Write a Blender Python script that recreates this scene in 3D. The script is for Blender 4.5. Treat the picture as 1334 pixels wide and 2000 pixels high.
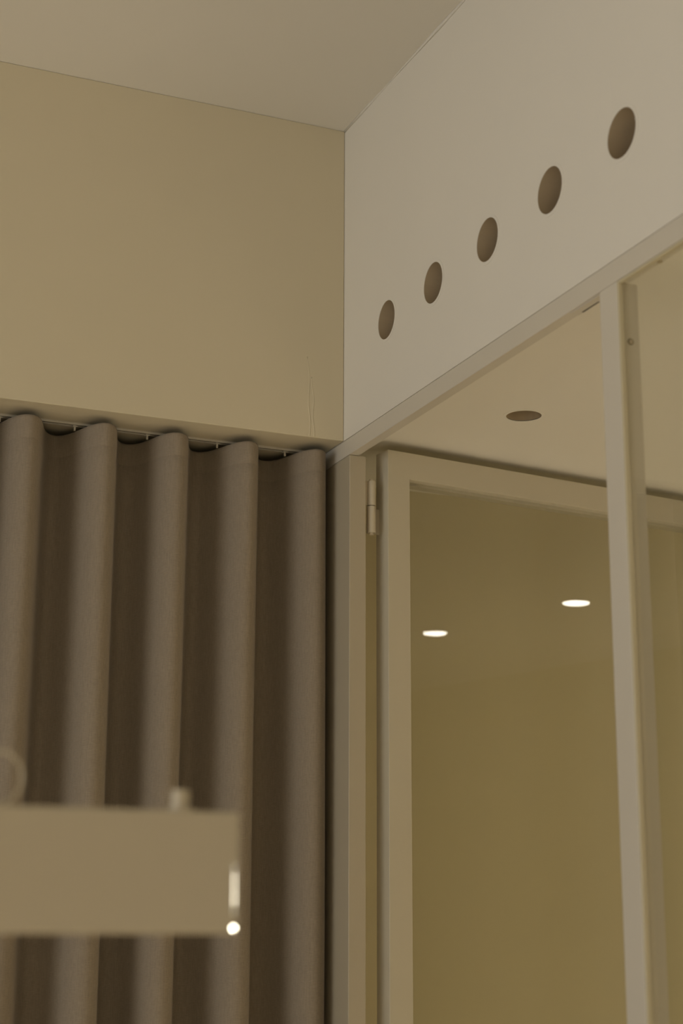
import bpy, bmesh, math, random
from math import sin, cos, pi, radians
from mathutils import Vector, Matrix
random.seed(7)
for o in list(bpy.data.objects): bpy.data.objects.remove(o, do_unlink=True)
S = bpy.context.scene
COL = S.collection
G = 1.35                       # eye height above the floor; heights below are written as G + offset

# ------------------------------------------------------------------ camera
yaw, pitch, roll = 0.401607, 0.249083, 0.003923
F = Vector((sin(yaw)*cos(pitch), cos(yaw)*cos(pitch), sin(pitch)))
R0 = Vector((cos(yaw), -sin(yaw), 0)); U0 = R0.cross(F)
RR = cos(roll)*R0 + sin(roll)*U0; UU = -sin(roll)*R0 + cos(roll)*U0
cam = bpy.data.cameras.new('camera'); camo = bpy.data.objects.new('camera', cam); COL.objects.link(camo)
M = Matrix((RR, UU, -F)).transposed().to_4x4(); M.translation = Vector((-1.17227, -2.75028, G))
camo.matrix_world = M
cam.sensor_fit = 'VERTICAL'; cam.sensor_height = 36; cam.sensor_width = 24
cam.lens = 3188.72*36/2000
cam.clip_start = 0.05
cam.dof.use_dof = True; cam.dof.focus_distance = 2.95; cam.dof.aperture_fstop = 3.9
S.camera = camo
# ------------------------------------------------------------------ view, world, lights
S.view_settings.view_transform = 'Standard'; S.view_settings.look = 'None'
S.view_settings.gamma = 1; S.view_settings.use_curve_mapping = False
S.view_settings.exposure = 0.0
w = bpy.data.worlds.new('world'); S.world = w; w.use_nodes = True
w.node_tree.nodes['Background'].inputs[0].default_value = (0.9, 0.78, 0.6, 1)
w.node_tree.nodes['Background'].inputs[1].default_value = 0.10

def light(name, kind, loc, target, energy, color, size=0.1, sizey=None, spot=None, blend=.6):
    d = bpy.data.lights.new(name, kind); d.energy = energy; d.color = color
    if kind == 'AREA':
        d.size = size
        if sizey: d.shape = 'RECTANGLE'; d.size_y = sizey
    elif kind == 'SPOT':
        d.spot_size = spot; d.spot_blend = blend; d.shadow_soft_size = size
    else: d.shadow_soft_size = size
    o = bpy.data.objects.new(name, d); COL.objects.link(o); o.location = loc
    o.rotation_euler = (Vector(target)-Vector(loc)).to_track_quat('-Z', 'Y').to_euler()
    return o
WARM = (.97, .93, .88)
NEUT = (.90, .95, 1.0)
# daylight through the big window of the left wall behind the camera
P_WORLD, P_WIN, P_ROOM, P_INNER = 0.0, 31.5, 150, 180
w.node_tree.nodes['Background'].inputs[1].default_value = P_WORLD
light('window_light', 'AREA', (-4.43, -2.1, G+0.28), (0, -2.0, G+0.3), P_WIN, NEUT, 1.9, 1.4)
# ceiling downlights of the main room, in two rows behind the camera's view
for dx, dy in ((-2.2, -1.9), (-2.2, -3.6), (-1.0, -4.6), (-3.3, -3.0)):
    light('room_downlight', 'SPOT', (dx, dy, G+1.53), (dx, dy, 0), P_ROOM, WARM, .04, spot=radians(75), blend=.8)

# ------------------------------------------------------------------ materials
def mat(name, col, rough=.6, spec=.3, bump=0, bscale=60, var=0, vscale=2.0, metal=0, coat=0):
    m = bpy.data.materials.new(name); m.use_nodes = True
    nt = m.node_tree; b = nt.nodes['Principled BSDF']
    b.inputs['Base Color'].default_value = (*col, 1); b.inputs['Roughness'].default_value = rough
    b.inputs['Specular IOR Level'].default_value = spec; b.inputs['Metallic'].default_value = metal
    b.inputs['Coat Weight'].default_value = coat
    tc = nt.nodes.new('ShaderNodeTexCoord')
    if var:
        n = nt.nodes.new('ShaderNodeTexNoise'); n.inputs['Scale'].default_value = vscale; n.inputs['Detail'].default_value = 3
        nt.links.new(tc.outputs['Object'], n.inputs['Vector'])
        mr = nt.nodes.new('ShaderNodeMapRange'); mr.inputs[3].default_value = 1-var; mr.inputs[4].default_value = 1+var
        nt.links.new(n.outputs['Fac'], mr.inputs[0])
        mx = nt.nodes.new('ShaderNodeMix'); mx.data_type = 'RGBA'; mx.blend_type = 'MULTIPLY'; mx.inputs[0].default_value = 1
        mx.inputs[6].default_value = (*col, 1)
        nt.links.new(mr.outputs[0], mx.inputs[7]); nt.links.new(mx.outputs[2], b.inputs['Base Color'])
    if bump:
        n = nt.nodes.new('ShaderNodeTexNoise'); n.inputs['Scale'].default_value = bscale; n.inputs['Detail'].default_value = 4
        nt.links.new(tc.outputs['Object'], n.inputs['Vector'])
        bp = nt.nodes.new('ShaderNodeBump'); bp.inputs['Strength'].default_value = bump; bp.inputs['Distance'].default_value = .002
        nt.links.new(n.outputs['Fac'], bp.inputs['Height']); nt.links.new(bp.outputs[0], b.inputs['Normal'])
    return m
M_WHITE = mat('white_plaster', (.80, .76, .68), .75, .2, .12, 35, .02, 3)
M_CREAM = mat('cream_plaster', (.68, .60, .43), .8, .2, .12, 35, .03, 2.5)
M_CEIL = mat('ceiling_paint', (.78, .74, .66), .85, .15, .10, 25, .02, 2)
M_INNER = mat('inner_ceiling_paint', (.84, .80, .71), .8, .2, .06, 25, .015, 2)
M_BACK = mat('ochre_cream_paint', (.66, .58, .38), .8, .2, .05, 25, .03, 1.5)
M_FRAME = mat('frame_paint', (.66, .61, .52), .38, .5, .05, 90, .02, 5)
M_RAW = mat('raw_board', (.50, .40, .27), .85, .15, .1, 80, .04, 30)
M_JAMB = mat('jamb_paint_shaded', (.48, .42, .31), .35, .5, .05, 90, .02, 5)  # frame paint toned down to carry the shade beside the curtain
M_LEAF = mat('door_paint', (.59, .535, .41), .35, .5, .06, 90, .02, 5)
M_HINGE = mat('hinge_paint', (.62, .55, .42), .4, .5, .25, 300, .08, 60)
M_HINGE_D = mat('dark_speck_and_shade', (.26, .21, .14), .5, .4)  # dark tone: wall speck, plus shade painted into screw recess and downlight
M_METAL = mat('brushed_metal', (.62, .55, .44), .3, .5, 0, metal=1)
M_TRACK = mat('track_paint', (.66, .60, .48), .4, .5)
M_DARK = mat('slot_shade', (.08, .06, .045), .8, .2)  # shade inside the slots, laid in as dark colour
M_FLOOR = mat('pale_wood_floor', (.78, .69, .54), .45, .4, .1, 20, .12, 3)
M_BOARD = mat('cream_lacquer', (.52, .45, .325), .22, .5, .02, 60, .01, 4)
M_CHROME = mat('chrome', (.85, .83, .78), .03, .5, 0, metal=1)
M_EDGE = mat('edge_glint_metal', (.24, .22, .18), .04, .5, 0, metal=1)  # metal of the added highlight mirror on the board's edge
M_BEAD = mat('glazing_bead_paint', (.60, .53, .36), .18, .6, .12, 120, .04, 20)
def emit(name, col, s):
    m = bpy.data.materials.new(name); m.use_nodes = True; nt = m.node_tree
    nt.nodes.remove(nt.nodes['Principled BSDF']); e = nt.nodes.new('ShaderNodeEmission')
    e.inputs[0].default_value = (*col, 1); e.inputs[1].default_value = s
    nt.links.new(e.outputs[0], nt.nodes['Material Output'].inputs[0]); return m
M_LAMP = emit('lamp_diffuser', (1, .93, .80), 22)
M_GLINT_LAMP = emit('glint_lamp_glow', (1, .94, .86), 26)  # glow of the added lamp behind the board's edge highlight
M_SKY = emit('window_sky', (1, .93, .82), 1.2)
def glass():
    m = bpy.data.materials.new('clear_glass'); m.use_nodes = True; nt = m.node_tree
    nt.nodes.remove(nt.nodes['Principled BSDF'])
    t = nt.nodes.new('ShaderNodeBsdfTransparent'); t.inputs[0].default_value = (.97, .975, .955, 1)
    g = nt.nodes.new('ShaderNodeBsdfGlossy'); g.inputs['Roughness'].default_value = 0.0
    f = nt.nodes.new('ShaderNodeFresnel'); f.inputs[0].default_value = 1.5
    geo = nt.nodes.new('ShaderNodeNewGeometry'); mul = nt.nodes.new('ShaderNodeMath'); mul.operation = 'MULTIPLY'
    inv = nt.nodes.new('ShaderNodeMath'); inv.operation = 'SUBTRACT'; inv.inputs[0].default_value = 1
    nt.links.new(geo.outputs['Backfacing'], inv.inputs[1]); nt.links.new(f.outputs[0], mul.inputs[0]); nt.links.new(inv.outputs[0], mul.inputs[1])
    dbl = nt.nodes.new('ShaderNodeMath'); dbl.operation = 'MULTIPLY'; dbl.inputs[1].default_value = 1.9
    nt.links.new(mul.outputs[0], dbl.inputs[0])
    mx = nt.nodes.new('ShaderNodeMixShader')
    nt.links.new(dbl.outputs[0], mx.inputs[0]); nt.links.new(t.outputs[0], mx.inputs[1]); nt.links.new(g.outputs[0], mx.inputs[2])
    nt.links.new(mx.outputs[0], nt.nodes['Material Output'].inputs[0]); return m
M_GLASS = glass()
def fabric():
    m = mat('curtain_linen', (.300, .247, .185), .95, .1)
    nt = m.node_tree; b = nt.nodes['Principled BSDF']
    b.inputs['Sheen Weight'].default_value = .15; b.inputs['Sheen Roughness'].default_value = .5
    tc = nt.nodes.new('ShaderNodeTexCoord')
    outs = []
    for sc in ((500, 500, 60), (130, 130, 900)):        # warp runs down, weft across
        mp = nt.nodes.new('ShaderNodeMapping'); mp.inputs['Scale'].default_value = sc
        n = nt.nodes.new('ShaderNodeTexNoise'); n.inputs['Scale'].default_value = 1; n.inputs['Detail'].default_value = 2
        nt.links.new(tc.outputs['Object'], mp.inputs[0]); nt.links.new(mp.outputs[0], n.inputs['Vector']); outs.append(n.outputs['Fac'])
    a = nt.nodes.new('ShaderNodeMath'); a.operation = 'ADD'; nt.links.new(outs[0], a.inputs[0]); nt.links.new(outs[1], a.inputs[1])
    mr = nt.nodes.new('ShaderNodeMapRange'); mr.inputs[1].default_value = .6; mr.inputs[2].default_value = 1.4; mr.inputs[3].default_value = .86; mr.inputs[4].default_value = 1.14
    nt.links.new(a.outputs[0], mr.inputs[0])
    mx = nt.nodes.new('ShaderNodeMix'); mx.data_type = 'RGBA'; mx.blend_type = 'MULTIPLY'; mx.inputs[0].default_value = 1
    mx.inputs[6].default_value = (.300, .247, .185, 1); nt.links.new(mr.outputs[0], mx.inputs[7]); nt.links.new(mx.outputs[2], b.inputs['Base Color'])
    bp = nt.nodes.new('ShaderNodeBump'); bp.inputs['Strength'].default_value = .25; bp.inputs['Distance'].default_value = .001
    nt.links.new(a.outputs[0], bp.inputs['Height']); nt.links.new(bp.outputs[0], b.inputs['Normal'])
    return m
M_FAB = fabric()

# ------------------------------------------------------------------ helpers
def obj(name, bm, m, parent=None, smooth=False, bevel=0, seg=2):
    bmesh.ops.recalc_face_normals(bm, faces=bm.faces)
    me = bpy.data.meshes.new(name); bm.to_mesh(me); bm.free()
    me.materials.append(m)
    if smooth: me.polygons.foreach_set('use_smooth', [True]*len(me.polygons))
    o = bpy.data.objects.new(name, me); COL.objects.link(o)
    if parent: o.parent = parent
    if bevel:
        b = o.modifiers.new('bevel', 'BEVEL'); b.width = bevel; b.segments = seg; b.limit_method = 'ANGLE'
        b.harden_normals = True
        me.polygons.foreach_set('use_smooth', [True]*len(me.polygons))
    return o
def tag(o, label=None, cat=None, group=None, kind=None):
    if label: o['label'] = label
    if cat: o['category'] = cat
    if group: o['group'] = group
    if kind: o['kind'] = kind
    return o
def empty(name, loc=(0, 0, 0), rz=0):
    o = bpy.data.objects.new(name, None); COL.objects.link(o); o.location = loc; o.rotation_euler = (0, 0, rz)
    o.empty_display_size = .05; return o
def bx(bm, x0, x1, y0, y1, z0, z1):
    v = [bm.verts.new((x, y, z)) for z in (z0, z1) for y in (y0, y1) for x in (x0, x1)]
    for f in ((0, 1, 3, 2), (4, 6, 7, 5), (0, 4, 5, 1), (2, 3, 7, 6), (0, 2, 6, 4), (1, 5, 7, 3)): bm.faces.new([v[i] for i in f])
    return bm
def box(*a): return bx(bmesh.new(), *a)
def cyl(bm, c, axis, r, l, n=24, r2=None):
    ax = Vector(axis).normalized(); q = Vector((0, 0, 1)).rotation_difference(ax).to_matrix().to_4x4()
    mm = Matrix.Translation(Vector(c)+ax*l/2) @ q
    bmesh.ops.create_cone(bm, cap_ends=True, segments=n, radius1=r, radius2=r if r2 is None else r2, depth=l, matrix=mm)
    return bm
def ring_tube(bm, c, u, v, w, r_in, r_out, d0, d1, n=48):
    """open sleeve: annulus between r_in and r_out from depth d0 to d1 along w"""
    c, u, v, w = map(Vector, (c, u, v, w)); rings = []
    for (r, d) in ((r_in, d1), (r_in, d0), (r_out, d0), (r_out, d1)):
        rings.append([bm.verts.new(c+u*r*cos(2*pi*i/n)+v*r*sin(2*pi*i/n)+w*d) for i in range(n)])
    for k in range(4):
        a, b = rings[k], rings[(k+1) % 4]
        for i in range(n): bm.faces.new((a[i], a[(i+1) % n], b[(i+1) % n], b[i]))
    return bm
def holed_slab(bm, org, u, v, w, U, V, holes, thick):
    """slab with circular through holes. holes: (cu, cv, r), all in one row sorted by u"""
    org, u, v, w = map(Vector, (org, u, v, w))
    P = lambda a, b, d: bm.verts.new(org+u*a+v*b+w*d)
    def quad(a0, a1, b0, b1):
        if a1-a0 < 1e-6 or b1-b0 < 1e-6: return
        for d in (0, thick): bm.faces.new([P(a0, b0, d), P(a1, b0, d), P(a1, b1, d), P(a0, b1, d)])
    hs = 1.5*max(h[2] for h in holes); cv = sum(h[1] for h in holes)/len(holes)
    quad(0, U, 0, cv-hs); quad(0, U, cv+hs, V)
    a = 0
    for (cu, cvv, r) in holes:
        quad(a, cu-hs, cv-hs, cv+hs); a = cu+hs
        n = 64
        def sq(i):
            t = 2*pi*(i+.5)/n; m = max(abs(cos(t)), abs(sin(t))); return cu+hs*cos(t)/m, cv+hs*sin(t)/m
        def ci(i, rr=r): t = 2*pi*(i+.5)/n; return cu+rr*cos(t), cvv+rr*sin(t)
        corner = {n//8-1: (1, 1), 3*n//8-1: (-1, 1), 5*n//8-1: (-1, -1), 7*n//8-1: (1, -1)}
        for i in range(n):
            j = (i+1) % n
            for d in (0, thick):
                pts = [ci(i), sq(i)]
                if i in corner: pts.append((cu+hs*corner[i][0], cv+hs*corner[i][1]))
                pts += [sq(j), ci(j)]
                bm.faces.new([P(x, y, d) for x, y in pts])
            bm.faces.new([P(*ci(i), 0), P(*ci(j), 0), P(*ci(j), thick), P(*ci(i), thick)])
    quad(a, U, cv-hs, cv+hs)
    for (a0, b0, a1, b1) in ((0, 0, U, 0), (U, 0, U, V), (U, V, 0, V), (0, V, 0, 0)):
        bm.faces.new([P(a0, b0, 0), P(a1, b1, 0), P(a1, b1, thick), P(a0, b0, thick)])
    bmesh.ops.remove_doubles(bm, verts=bm.verts, dist=1e-5)
    return bm
def struct(name, bm, m, **k): return tag(obj(name, bm, m, **k), kind='structure')

# ------------------------------------------------------------------ the setting
Z0 = G+0.900      # soffit and underside of the bulkheads
Z1 = G+0.867      # underside of the door header
ZC = G+1.549      # main ceiling
XL, YB = -4.5, -6.5
ZI = G+.9055      # ceiling of the glazed space
XI, YI = 2.35, 0.30    # far sides of the glazed space
REC = 0.24             # depth of the curtain recess
struct('floor', box(XL-.1, XI+.1, YB-.1, YI+.1, -.1, 0), M_FLOOR)
struct('ceiling', box(XL-.1, .12, YB-.1, REC+.06, ZC, ZC+.1), M_CEIL)
# left wall: upper bulkhead over the curtain, and the wall at the back of the recess
struct('wall_left', box(XL, -.0003, 0, REC, Z0, ZC), M_CREAM, bevel=.0018)
struct('wall_back', box(XL, 0.0, REC, REC+.06, 0, ZC), M_WHITE)
# far sides of the main room
struct('wall_rear', box(XL-.1, .12, YB-.1, YB, 0, ZC), M_WHITE)
bm = bmesh.new()
bx(bm, XL-.1, XL, YB, REC+.06, 0, .9); bx(bm, XL-.1, XL, YB, REC+.06, 2.36, ZC)
bx(bm, XL-.1, XL, YB, -3.1, .9, 2.36); bx(bm, XL-.1, XL, -1.1, REC+.06, .9, 2.36)
struct('wall_side', bm, M_WHITE)
w1 = tag(empty('window_2', (XL, -2.1, .9)), kind='structure')
obj('window_frame', bx(bx(bx(bx(bx(bmesh.new(), -.06, -.02, -1, 1, 0, .05), -.06, -.02, -1, 1, 1.41, 1.46), -.06, -.02, -1, -.95, .05, 1.41), -.06, -.02, .95, 1, .05, 1.41), -.055, -.025, -.02, .02, .05, 1.41), M_FRAME, w1)
obj('window_pane', box(-.075, -.07, -.95, .95, .05, 1.41), M_SKY, w1)

# right bulkhead with the row of five round vents
HY = (-.1973, -.3903, -.5887, -.7883, -.9868); HZ = 1.0775; HR = .0362
holes = [(.0+REC-y, HZ-.9, HR+.0012) for y in HY]
struct('wall_right', holed_slab(bmesh.new(), (0, REC, Z0), (0, -1, 0), (0, 0, 1), (1, 0, 0), REC-YB, ZC-Z0, holes, .0205), M_WHITE, bevel=.0005, seg=2)
# the far part of the right wall beyond the glazing
struct('wall_right_rear', box(0, .12, YB, -2.6, 0, Z0), M_WHITE)
VLAB = ['smallest round vent hole in the white bulkhead, nearest the room corner',
        'round vent hole in the white bulkhead, second from the room corner',
        'round vent hole in the white bulkhead, middle one of the row of five',
        'round vent hole in the white bulkhead, second from the right-hand end of the row',
        'largest round vent hole, right-hand end of the row, beside a dark speck']
def vent(y):
    r = empty('vent_hole', (0, y, G+HZ))
    obj('sleeve', ring_tube(bmesh.new(), (0, 0, 0), (0, 1, 0), (0, 0, 1), (1, 0, 0), HR, HR+.0012, .0004, .115), M_RAW, r, smooth=False)
    obj('rim', ring_tube(bmesh.new(), (0, 0, 0), (0, 1, 0), (0, 0, 1), (1, 0, 0), HR, HR+.0055, -.0006, .0003), M_WHITE, r)
    bk = bmesh.new(); cyl(bk, (.116, 0, 0), (1, 0, 0), HR+.002, .003, 48)
    obj('end_cap', bk, M_RAW, r)
    return r
def copy_tree(o, parent=None):
    c = o.copy(); COL.objects.link(c)
    if parent: c.parent = parent
    for ch in list(o.children): copy_tree(ch, c)
    return c
v0 = vent(HY[0])
for i, y in enumerate(HY):
    o = v0 if i == 0 else copy_tree(v0)
    o.location = (0, y, G+HZ); o.rotation_euler = (0, 0, 0)
    tag(o, VLAB[i], 'vent', 'row of round vents in the bulkhead')

bm = bmesh.new(); cyl(bm, (-.0004, -1.0215, G+1.0828), (1, 0, 0), .0018, .0005, 12)
sp = obj('speck', bm, M_HINGE_D, bpy.data.objects['wall_right'])
# filler seams near the corner of the cream wall
for k, (x0, z0_, z1_) in enumerate(((-.071, G+.902, G+1.06), (-.0625, G+.902, G+1.02))):
    bm = bmesh.new(); pr = []
    for i in range(25):
        z = z0_+(z1_-z0_)*i/24; x = x0+.0015*sin(i*.45+k)-.004*(i/24)**2; h = .00028*(1-(i/24))
        pr.append([bm.verts.new(p) for p in ((x-.003, .0002, z), (x, -h-.0001, z), (x+.003, .0002, z), (x, .0005, z))])
    for a, b in zip(pr, pr[1:]):
        for q in range(4): bm.faces.new((a[q], a[(q+1) % 4], b[(q+1) % 4], b[q]))
    bm.faces.new(pr[0]); bm.faces.new(pr[-1][::-1])
    obj('filler_seam', bm, M_CREAM, bpy.data.objects['wall_left'], smooth=True)

# ceiling of the glazed space, with its recessed downlight hole
CH = (0.2442, -0.2638); CR = .0345
struct('ceiling_glazed_space', holed_slab(bmesh.new(), (.0207, YI, ZI), (0, -1, 0), (1, 0, 0), (0, 0, 1), YI+2.6, XI-.0207,
       [(YI-CH[1], CH[0]-.0207, CR)], .0011), M_INNER)
struct('wall_end', box(.035, XI, YI, YI+.06, 0, Z0+.1), M_BACK)
struct('wall_far', box(XI, XI+.06, -2.66, YI+.06, 0, Z0+.1), M_BACK)
struct('wall_near', box(.12, XI, -2.66, -2.6, 0, Z0+.1), M_BACK)

# caulk line along the ceiling edge of the right wall and a thin one in the corner
bm = bmesh.new()
n = 60; pr = []
for i in range(n+1):
    y = -i*6.4/n; s = .0032+.0012*sin(i*2.1)+.0008*sin(i*5.3)
    pr.append([bm.verts.new(p) for p in ((.0, y, ZC-s), (-s*.35, y, ZC-s*.35), (-s, y, ZC), (0, y, ZC))])
for a, b in zip(pr, pr[1:]):
    for k in range(4): bm.faces.new((a[k], a[(k+1) % 4], b[(k+1) % 4], b[k]))
bm.faces.new(pr[0]); bm.faces.new(pr[-1][::-1])
struct('trim_1', bm, M_WHITE, smooth=True)

# ---- glazed partition: header, corner jamb, mullion
JY = -.0266; MY0, MY1 = -.9135, -.9578
bm = box(.0004, .0205, -2.6, REC, Z1, Z0-.0002)
struct('trim_2', bm, M_FRAME, bevel=.0012)            # header rail
bm = box(.0008, .0347, JY, REC, 0, Z1-.0004)
struct('trim_3', bm, M_JAMB, bevel=.0016)            # jamb in the corner
bm = box(0.0004, .0345, MY1, MY0, 0, Z1-.0002)
t4 = struct('trim_4', bm, M_FRAME, bevel=.0012)       # mullion
scr = bmesh.new(); cyl(scr, (.0195, MY1-.0016, G+.781), (0, 1, 0), .0030, .0018, 24)
so = obj('screw', scr, M_METAL, t4, bevel=.0008)
scr = bmesh.new(); cyl(scr, (.0195, MY1-.0002, G+.781), (0, 1, 0), .0050, .0004, 24); obj('screw_recess_shade', scr, M_HINGE_D, t4)  # flat dark disc painting the shade of a countersink
bm = box(0.0, .0345, -2.6, -2.55, 0, Z1); struct('trim_5', bm, M_FRAME, bevel=.0012)
bm = box(0, .0345, -2.55, MY1, 0, .06); struct('trim_6', bm, M_FRAME, bevel=.0012)

# ---- fixed pane beside the mullion
w = tag(empty('window_1', (0, MY1, 0)), kind='structure')
obj('pane', box(.0085, .0125, -1.585, -.0015, .065, Z1-.0015), M_GLASS, w)
bm = bmesh.new(); bx(bm, .0005, .0078, -.0042, -.0002, .061, Z1-.0004)
obj('glazing_bead', bm, M_BEAD, w, bevel=.0012, seg=3)
bm = bmesh.new(); bx(bm, .0005, .0078, -1.585, -.0045, Z1-.0045, Z1-.0004)
obj('glazing_bead', bm, M_BEAD, w, bevel=.0012, seg=3)
bm = bmesh.new(); cyl(bm, (.0165, -1.0401-MY1, Z1-.0012), (0, 0, 1), .004, .0012, 20); obj('screw', bm, M_METAL, w)

# ---- the glazed door, standing open into the glazed space
TH = radians(7.6)
d = tag(empty('door_1', (.0790, -.0300, 0), TH), kind='structure')
LW, LT, ST, RT = .868, .0435, .0492, .0525
ZT = G+.8853
bm = bmesh.new(); zb, zg0, zg1 = .012, .16, ZT-RT
outer = ((0, zb), (LW, zb), (LW, ZT), (0, ZT)); inner = ((ST, zg0), (LW-ST, zg0), (LW-ST, zg1), (ST, zg1))
V = [[bm.verts.new((x, y, z)) for x, z in ring] for y in (0, LT) for ring in (outer, inner)]   # front outer, front inner, back outer, back inner
for i in range(4):
    j = (i+1) % 4
    bm.faces.new((V[0][i], V[0][j], V[1][j], V[1][i])); bm.faces.new((V[2][i], V[3][i], V[3][j], V[2][j]))
    bm.faces.new((V[0][i], V[2][i], V[2][j], V[0][j])); bm.faces.new((V[1][i], V[1][j], V[3][j], V[3][i]))
obj('leaf_frame', bm, M_LEAF, d, bevel=.0016, seg=3)
GY = .016
obj('glass_pane', box(ST-.004, LW-ST+.004, GY, GY+.004, .156, ZT-RT+.004), M_GLASS, d)
bm = bmesh.new()
bx(bm, ST, ST+.006, GY+.004, LT-.002, .16, ZT-RT); bx(bm, LW-ST-.006, LW-ST, GY+.004, LT-.002, .16, ZT-RT)
bx(bm, ST, LW-ST, GY+.004, LT-.002, ZT-RT-.006, ZT-RT)
obj('glazing_bead', bm, M_LEAF, d)
bm = bmesh.new(); cyl(bm, (LW-.025, -.045, 1.02), (0, 1, 0), .008, .045); cyl(bm, (LW-.135, -.048, 1.02), (1, 0, 0), .009, .12)
obj('handle', bm, M_CHROME, d, smooth=True)
def hinge(zc):
    h = empty('hinge', (0, 0, 0)); h.parent = d
    ca, sa = cos(-TH), sin(-TH)
    lx, ly = -.0262, .0185
    for a, b, nm in ((.0006, .0485, 'knuckle'), (-.0525, -.0006, 'knuckle')):
        bm = bmesh.new(); cyl(bm, (lx, ly, zc+a), (0, 0, 1), .0082, b-a, 32)
        obj(nm, bm, M_HINGE, h, bevel=.0006)
    bm = bmesh.new(); cyl(bm, (lx, ly, zc-.056), (0, 0, 1), .0042, .108, 24); obj('pin', bm, M_HINGE, h)
    bm = bmesh.new(); bx(bm, lx, 0, ly+.0135, ly+.0155, zc-.050, zc-.0006); bx(bm, lx-.001, lx+.001, ly, ly+.0155, zc-.050, zc-.0006)
    obj('leaf_plate', bm, M_HINGE, h)
    bm = bmesh.new(); bx(bm, lx-.0195, lx, ly+.0005, ly+.0035, zc+.0006, zc+.0485)
    obj('jamb_plate', bm, M_HINGE, h)
    return h
for zc in (G+.7735, 1.0, .25): hinge(zc)

# strike plate under the header beside the mullion
cp = tag(empty('strike_plate', (.0105, -.868, Z1)), 'small pale strike plate with dark slot under the header beside the mullion', 'strike plate')
obj('plate', box(-.0068, .0085, -.040, .040, -.0016, 0), M_FRAME, cp, bevel=.0005)
obj('slot', box(.0052, .0072, -.018, .026, -.0021, -.0015), M_DARK, cp)  # solid dark strip in place of a shaded slot

# ---- downlights of the glazed space
def recess_light(loc, lit, label):
    r = empty('recessed_downlight', loc)
    obj('trim_ring', ring_tube(bmesh.new(), (0, 0, 0), (1, 0, 0), (0, 1, 0), (0, 0, 1), CR-.0022, CR+.0035, -.0019, -.0011), M_INNER, r)
    if lit:
        bm = bmesh.new(); bmesh.ops.create_uvsphere(bm, u_segments=48, v_segments=16, radius=1)
        for v in bm.verts: v.co = Vector((v.co.x*(CR+.0042), v.co.y*(CR+.0042), min(0, v.co.z)*.0048-.0012))
        bmesh.ops.remove_doubles(bm, verts=bm.verts, dist=1e-6)
        obj('diffuser', bm, M_LAMP, r)
    else:
        obj('housing', ring_tube(bmesh.new(), (0, 0, 0), (1, 0, 0), (0, 1, 0), (0, 0, 1), CR-.0022, CR-.001, .0, .09), M_RAW, r)
        bm = bmesh.new(); bmesh.ops.create_cone(bm, cap_ends=True, segments=48, radius1=CR-.004, radius2=.014, depth=.045, matrix=Matrix.Translation((0, .004, .062)) @ Matrix.Rotation(.18, 4, 'X'))
        obj('reflector', bm, M_HINGE_D, r, smooth=True)  # reflector and housing coloured dark, taking in the recess shade
        bm = bmesh.new(); cyl(bm, (0, 0, .089), (0, 0, 1), CR, .002, 48); obj('end_cap', bm, M_RAW, r)
    tag(r, label, 'downlight'); return r
recess_light((CH[0], CH[1], ZI+.0012), False, 'unlit round recessed downlight in the ceiling above the glazed door')
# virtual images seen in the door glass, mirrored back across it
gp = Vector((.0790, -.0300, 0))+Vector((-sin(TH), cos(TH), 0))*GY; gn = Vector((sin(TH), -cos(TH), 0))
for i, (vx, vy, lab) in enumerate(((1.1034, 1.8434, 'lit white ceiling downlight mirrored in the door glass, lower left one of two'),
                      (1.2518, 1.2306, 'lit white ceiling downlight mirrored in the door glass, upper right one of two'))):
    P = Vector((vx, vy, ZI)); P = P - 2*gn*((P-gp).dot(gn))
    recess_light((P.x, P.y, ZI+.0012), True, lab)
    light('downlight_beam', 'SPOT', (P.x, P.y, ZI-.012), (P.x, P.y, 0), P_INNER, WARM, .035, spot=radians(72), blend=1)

# added lamp, never in view; put in to give the board's edge its highlight
wl = empty('glint_lamp', (XI, -.90, G+.115))
bm = bmesh.new(); cyl(bm, (-.02, 0, 0), (1, 0, 0), .05, .02, 32); obj('back_plate', bm, M_METAL, wl)
bm = bmesh.new(); cyl(bm, (-.075, 0, -.04), (0, 0, 1), .045, .08, 32); obj('lamp_shade', bm, M_GLINT_LAMP, wl, bevel=.004)
bm = bmesh.new(); cyl(bm, (-.06, 0, 0), (1, 0, 0), .008, .05, 16); obj('arm', bm, M_METAL, wl)
tag(wl, 'added unseen lamp on the far wall, mirrored as the panel edge highlight', 'wall lamp')
# ------------------------------------------------------------------ curtain, track
PER, AMP, YM = .1386, .056, .083
ZTOP = G+.8855
def curve(t, z):
    """t counts folds from the right-hand edge leftward; returns x, y of the cloth"""
    k = 2*pi*t
    hz = min(1, max(0, (ZTOP-z)/.9))
    rr = lambda a, b: sin(a*t+b)
    A = AMP*(1+.05*rr(2.3, 1))*(1-.05*hz*rr(1.7, 2))
    b = .0030*(1+.3*rr(3.1, .3))+.001*hz
    x = -.0410 - PER*t - b*sin(2*k) + .003*rr(1.9, 2)*hz
    y = YM - A*cos(k+.05*rr(2.7, z*1.3)*hz)+.0016*rr(9.1, 3*z)*hz
    y += .0012*sin(2*pi*t*3+z*2)*hz
    # heading tape keeps the top a little rounder
    return x, y
bm = bmesh.new()
T0, T1, NT = -.30, 23.5, 1500
zs = [ZTOP, ZTOP-.004, ZTOP-.0415, ZTOP-.0425, ZTOP-.0435, ZTOP-.06]
z = ZTOP-.075
while z > .03: zs.append(z); z -= .05
zs.append(.02)
rows = []
for z in zs:
    row = []
    for i in range(NT+1):
        t = T0+(T1-T0)*i/NT; x, y = curve(t, z)
        row.append(bm.verts.new((x, y + (.0007 if abs(z-(ZTOP-.0425)) < 1e-6 else 0), z)))
    rows.append(row)
for a, b in zip(rows, rows[1:]):
    for i in range(NT): bm.faces.new((a[i], a[i+1], b[i+1], b[i]))
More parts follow.
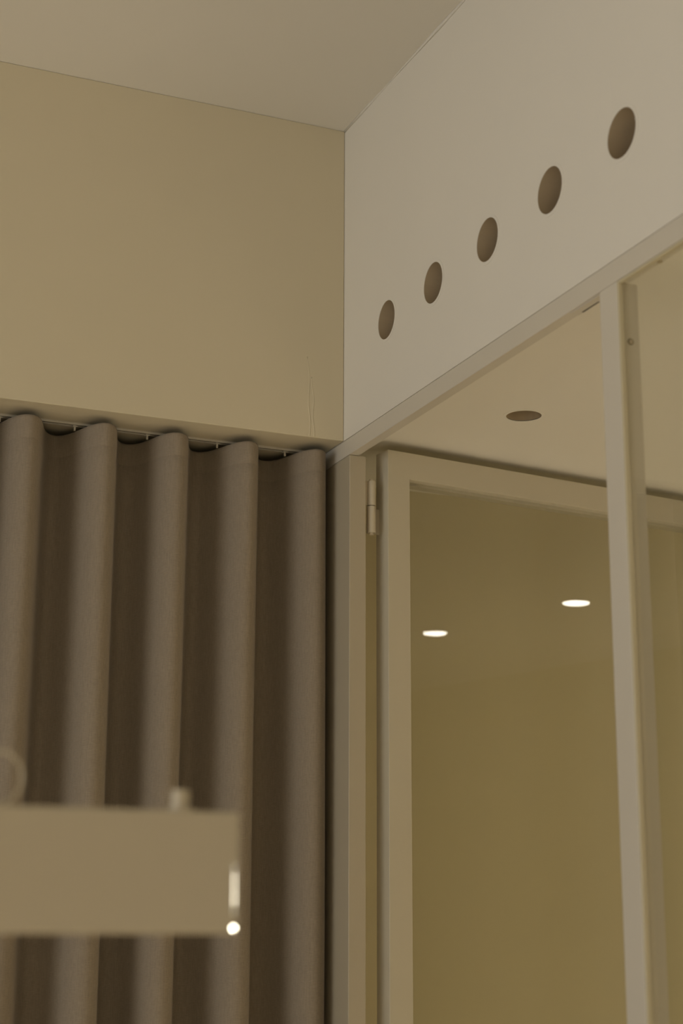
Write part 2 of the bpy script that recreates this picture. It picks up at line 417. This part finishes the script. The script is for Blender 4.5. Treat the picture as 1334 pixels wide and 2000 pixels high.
cur = empty('curtain', (-1.6, YM, 0))
co = obj('curtain_cloth', bm, M_FAB, cur, smooth=True); co.location = (1.6, -YM, 0)
s = co.modifiers.new('solid', 'SOLIDIFY'); s.thickness = .0012; s.offset = 0
# heading band sewn to the back, its stitch line showing on the front
bm = bmesh.new(); rows = []
for z in (ZTOP-.001, ZTOP-.075):
    row = []
    for i in range(NT+1):
        t = T0+(T1-T0)*i/NT; x, y = curve(t, z); x2, y2 = curve(t+.002, z)
        nrm = Vector((y2-y, -(x2-x), 0)).normalized()
        if nrm.y < 0: nrm = -nrm
        row.append(bm.verts.new((x+nrm.x*.0013, y+nrm.y*.0013, z)))
    rows.append(row)
for i in range(NT): bm.faces.new((rows[0][i], rows[0][i+1], rows[1][i+1], rows[1][i]))
hb = obj('heading_tape', bm, M_FAB, cur, smooth=True); hb.location = (1.6, -YM, 0)
tag(cur, 'taupe linen ripple-fold curtain hanging from the soffit below the cream wall', 'curtain')

tr = empty('curtain_track', (-1.6, .098, Z0))
bm = bmesh.new()
bx(bm, -2.8, 1.565, -.0085, -.0045, -.004, -.0008); bx(bm, -2.8, 1.565, .0045, .0085, -.004, -.0008)
bx(bm, -2.8, 1.565, -.0085, .0085, -.0012, 0)
obj('rail', bm, M_TRACK, tr)
obj('slot', box(-2.8, 1.564, -.0045, .0045, -.0017, -.0012), M_DARK, tr)  # dark strip painting the shade inside the track
def carrier(x):
    bm = bmesh.new(); bx(bm, -.0016, .0016, -.0016, .0016, -.0138, -.0013); bx(bm, -.0045, .0045, -.004, .004, -.0065, -.0042)
    o = obj('glider', bm, M_TRACK, tr, bevel=.0004); o.location = (x, 0, 0); return o
g0 = None
for i in range(23):
    x = -.0410-PER*(i+.75)+.062+1.6
    if g0 is None: g0 = carrier(x)
    else:
        c = g0.copy(); COL.objects.link(c); c.parent = tr; c.location = (x, 0, 0)
tag(tr, 'slim cream curtain track fixed to the soffit above the curtain folds', 'curtain track')

# ------------------------------------------------------------------ foreground board, out of focus
BX1, BY, BZ0, BZ1 = -.7635, -1.6, G-.0052, G+.0818
b = empty('sign_board', (-1.35, BY, 0))
bm = box(-1.85+1.35, BX1+1.35, 0, .022, BZ0, BZ1)
obj('panel', bm, M_BOARD, b, bevel=.0030, seg=6)
bm = bmesh.new(); cyl(bm, (-.8068+1.35, .011, BZ1-.001), (0, 0, 1), .0068, .0165, 32); cyl(bm, (-.8068+1.35, .011, BZ1-.0012), (0, 0, 1), .0095, .0042, 32)
obj('knob', bm, M_BOARD, b, bevel=.0015, seg=3)
bm = bmesh.new()
bmesh.ops.create_circle(bm, segments=48, radius=.0165)
circ = [v.co.copy() for v in bm.verts]; bm.clear()
n1, n2 = 64, 10; vs = []
for i in range(n1):
    a = 2*pi*i/n1; cc = Vector((cos(a)*.0165, .0, sin(a)*.0185)); rd = Vector((cos(a), 0, sin(a)))
    vs.append([bm.verts.new(cc+rd*.0013*cos(2*pi*j/n2)+Vector((0, 1, 0))*.0013*sin(2*pi*j/n2)) for j in range(n2)])
for i in range(n1):
    for j in range(n2): bm.faces.new((vs[i][j], vs[(i+1) % n1][j], vs[(i+1) % n1][(j+1) % n2], vs[i][(j+1) % n2]))
ro = obj('ring', bm, M_BOARD, b, smooth=True); ro.location = (-.9410+1.35, .008, BZ1+.0190)
bm = bmesh.new(); cyl(bm, (-.25, .011, .012), (0, 0, 1), .011, BZ0-.011, 32); obj('pole', bm, M_BOARD, b, smooth=False)
bm = bmesh.new(); cyl(bm, (-.25, .011, 0), (0, 0, 1), .13, .012, 64); obj('base', bm, M_BOARD, b, bevel=.003)
def facet(name, w, h, t, pos, aim, m, round_=False, dz=0):
    # added mirror plate at pos, turned to throw a highlight from aim at the camera
    P = Vector(pos); A = P+Vector((0, 0, dz)); n = ((Vector(aim)-A).normalized()+(camo.matrix_world.translation-A).normalized()).normalized()
    bm = bmesh.new()
    if round_: cyl(bm, (0, 0, -t), (0, 0, 1), w/2, t, 24)
    else: bx(bm, -w/2, w/2, -h/2, h/2, -t, 0)
    q = n.to_track_quat('Z', 'Y').to_matrix().to_4x4()
    bm.transform(Matrix.Translation(P-b.location) @ q)
    return obj(name, bm, m, b)
facet('edge_glint_mirror', .0012, .0360, .0006, (BX1-.0036, BY-.0004, (BZ0+BZ1)/2-.0117), (2.28, -.90, G+.115), M_EDGE)  # mirror strip added for the edge highlight, not a working clip
dl = [o for o in bpy.data.objects if o.name.startswith('downlight_beam')][0].location
facet('corner_glint_mirror', .0042, 0, .0012, (BX1-.0042, BY-.0012, BZ0+.0040), (dl.x, dl.y, ZI-.003), M_CHROME, True)  # mirror disc added for the corner highlight, not a real screw
tag(b, 'blurred blank cream panel with small knob on top, close to the camera at lower left', 'sign')
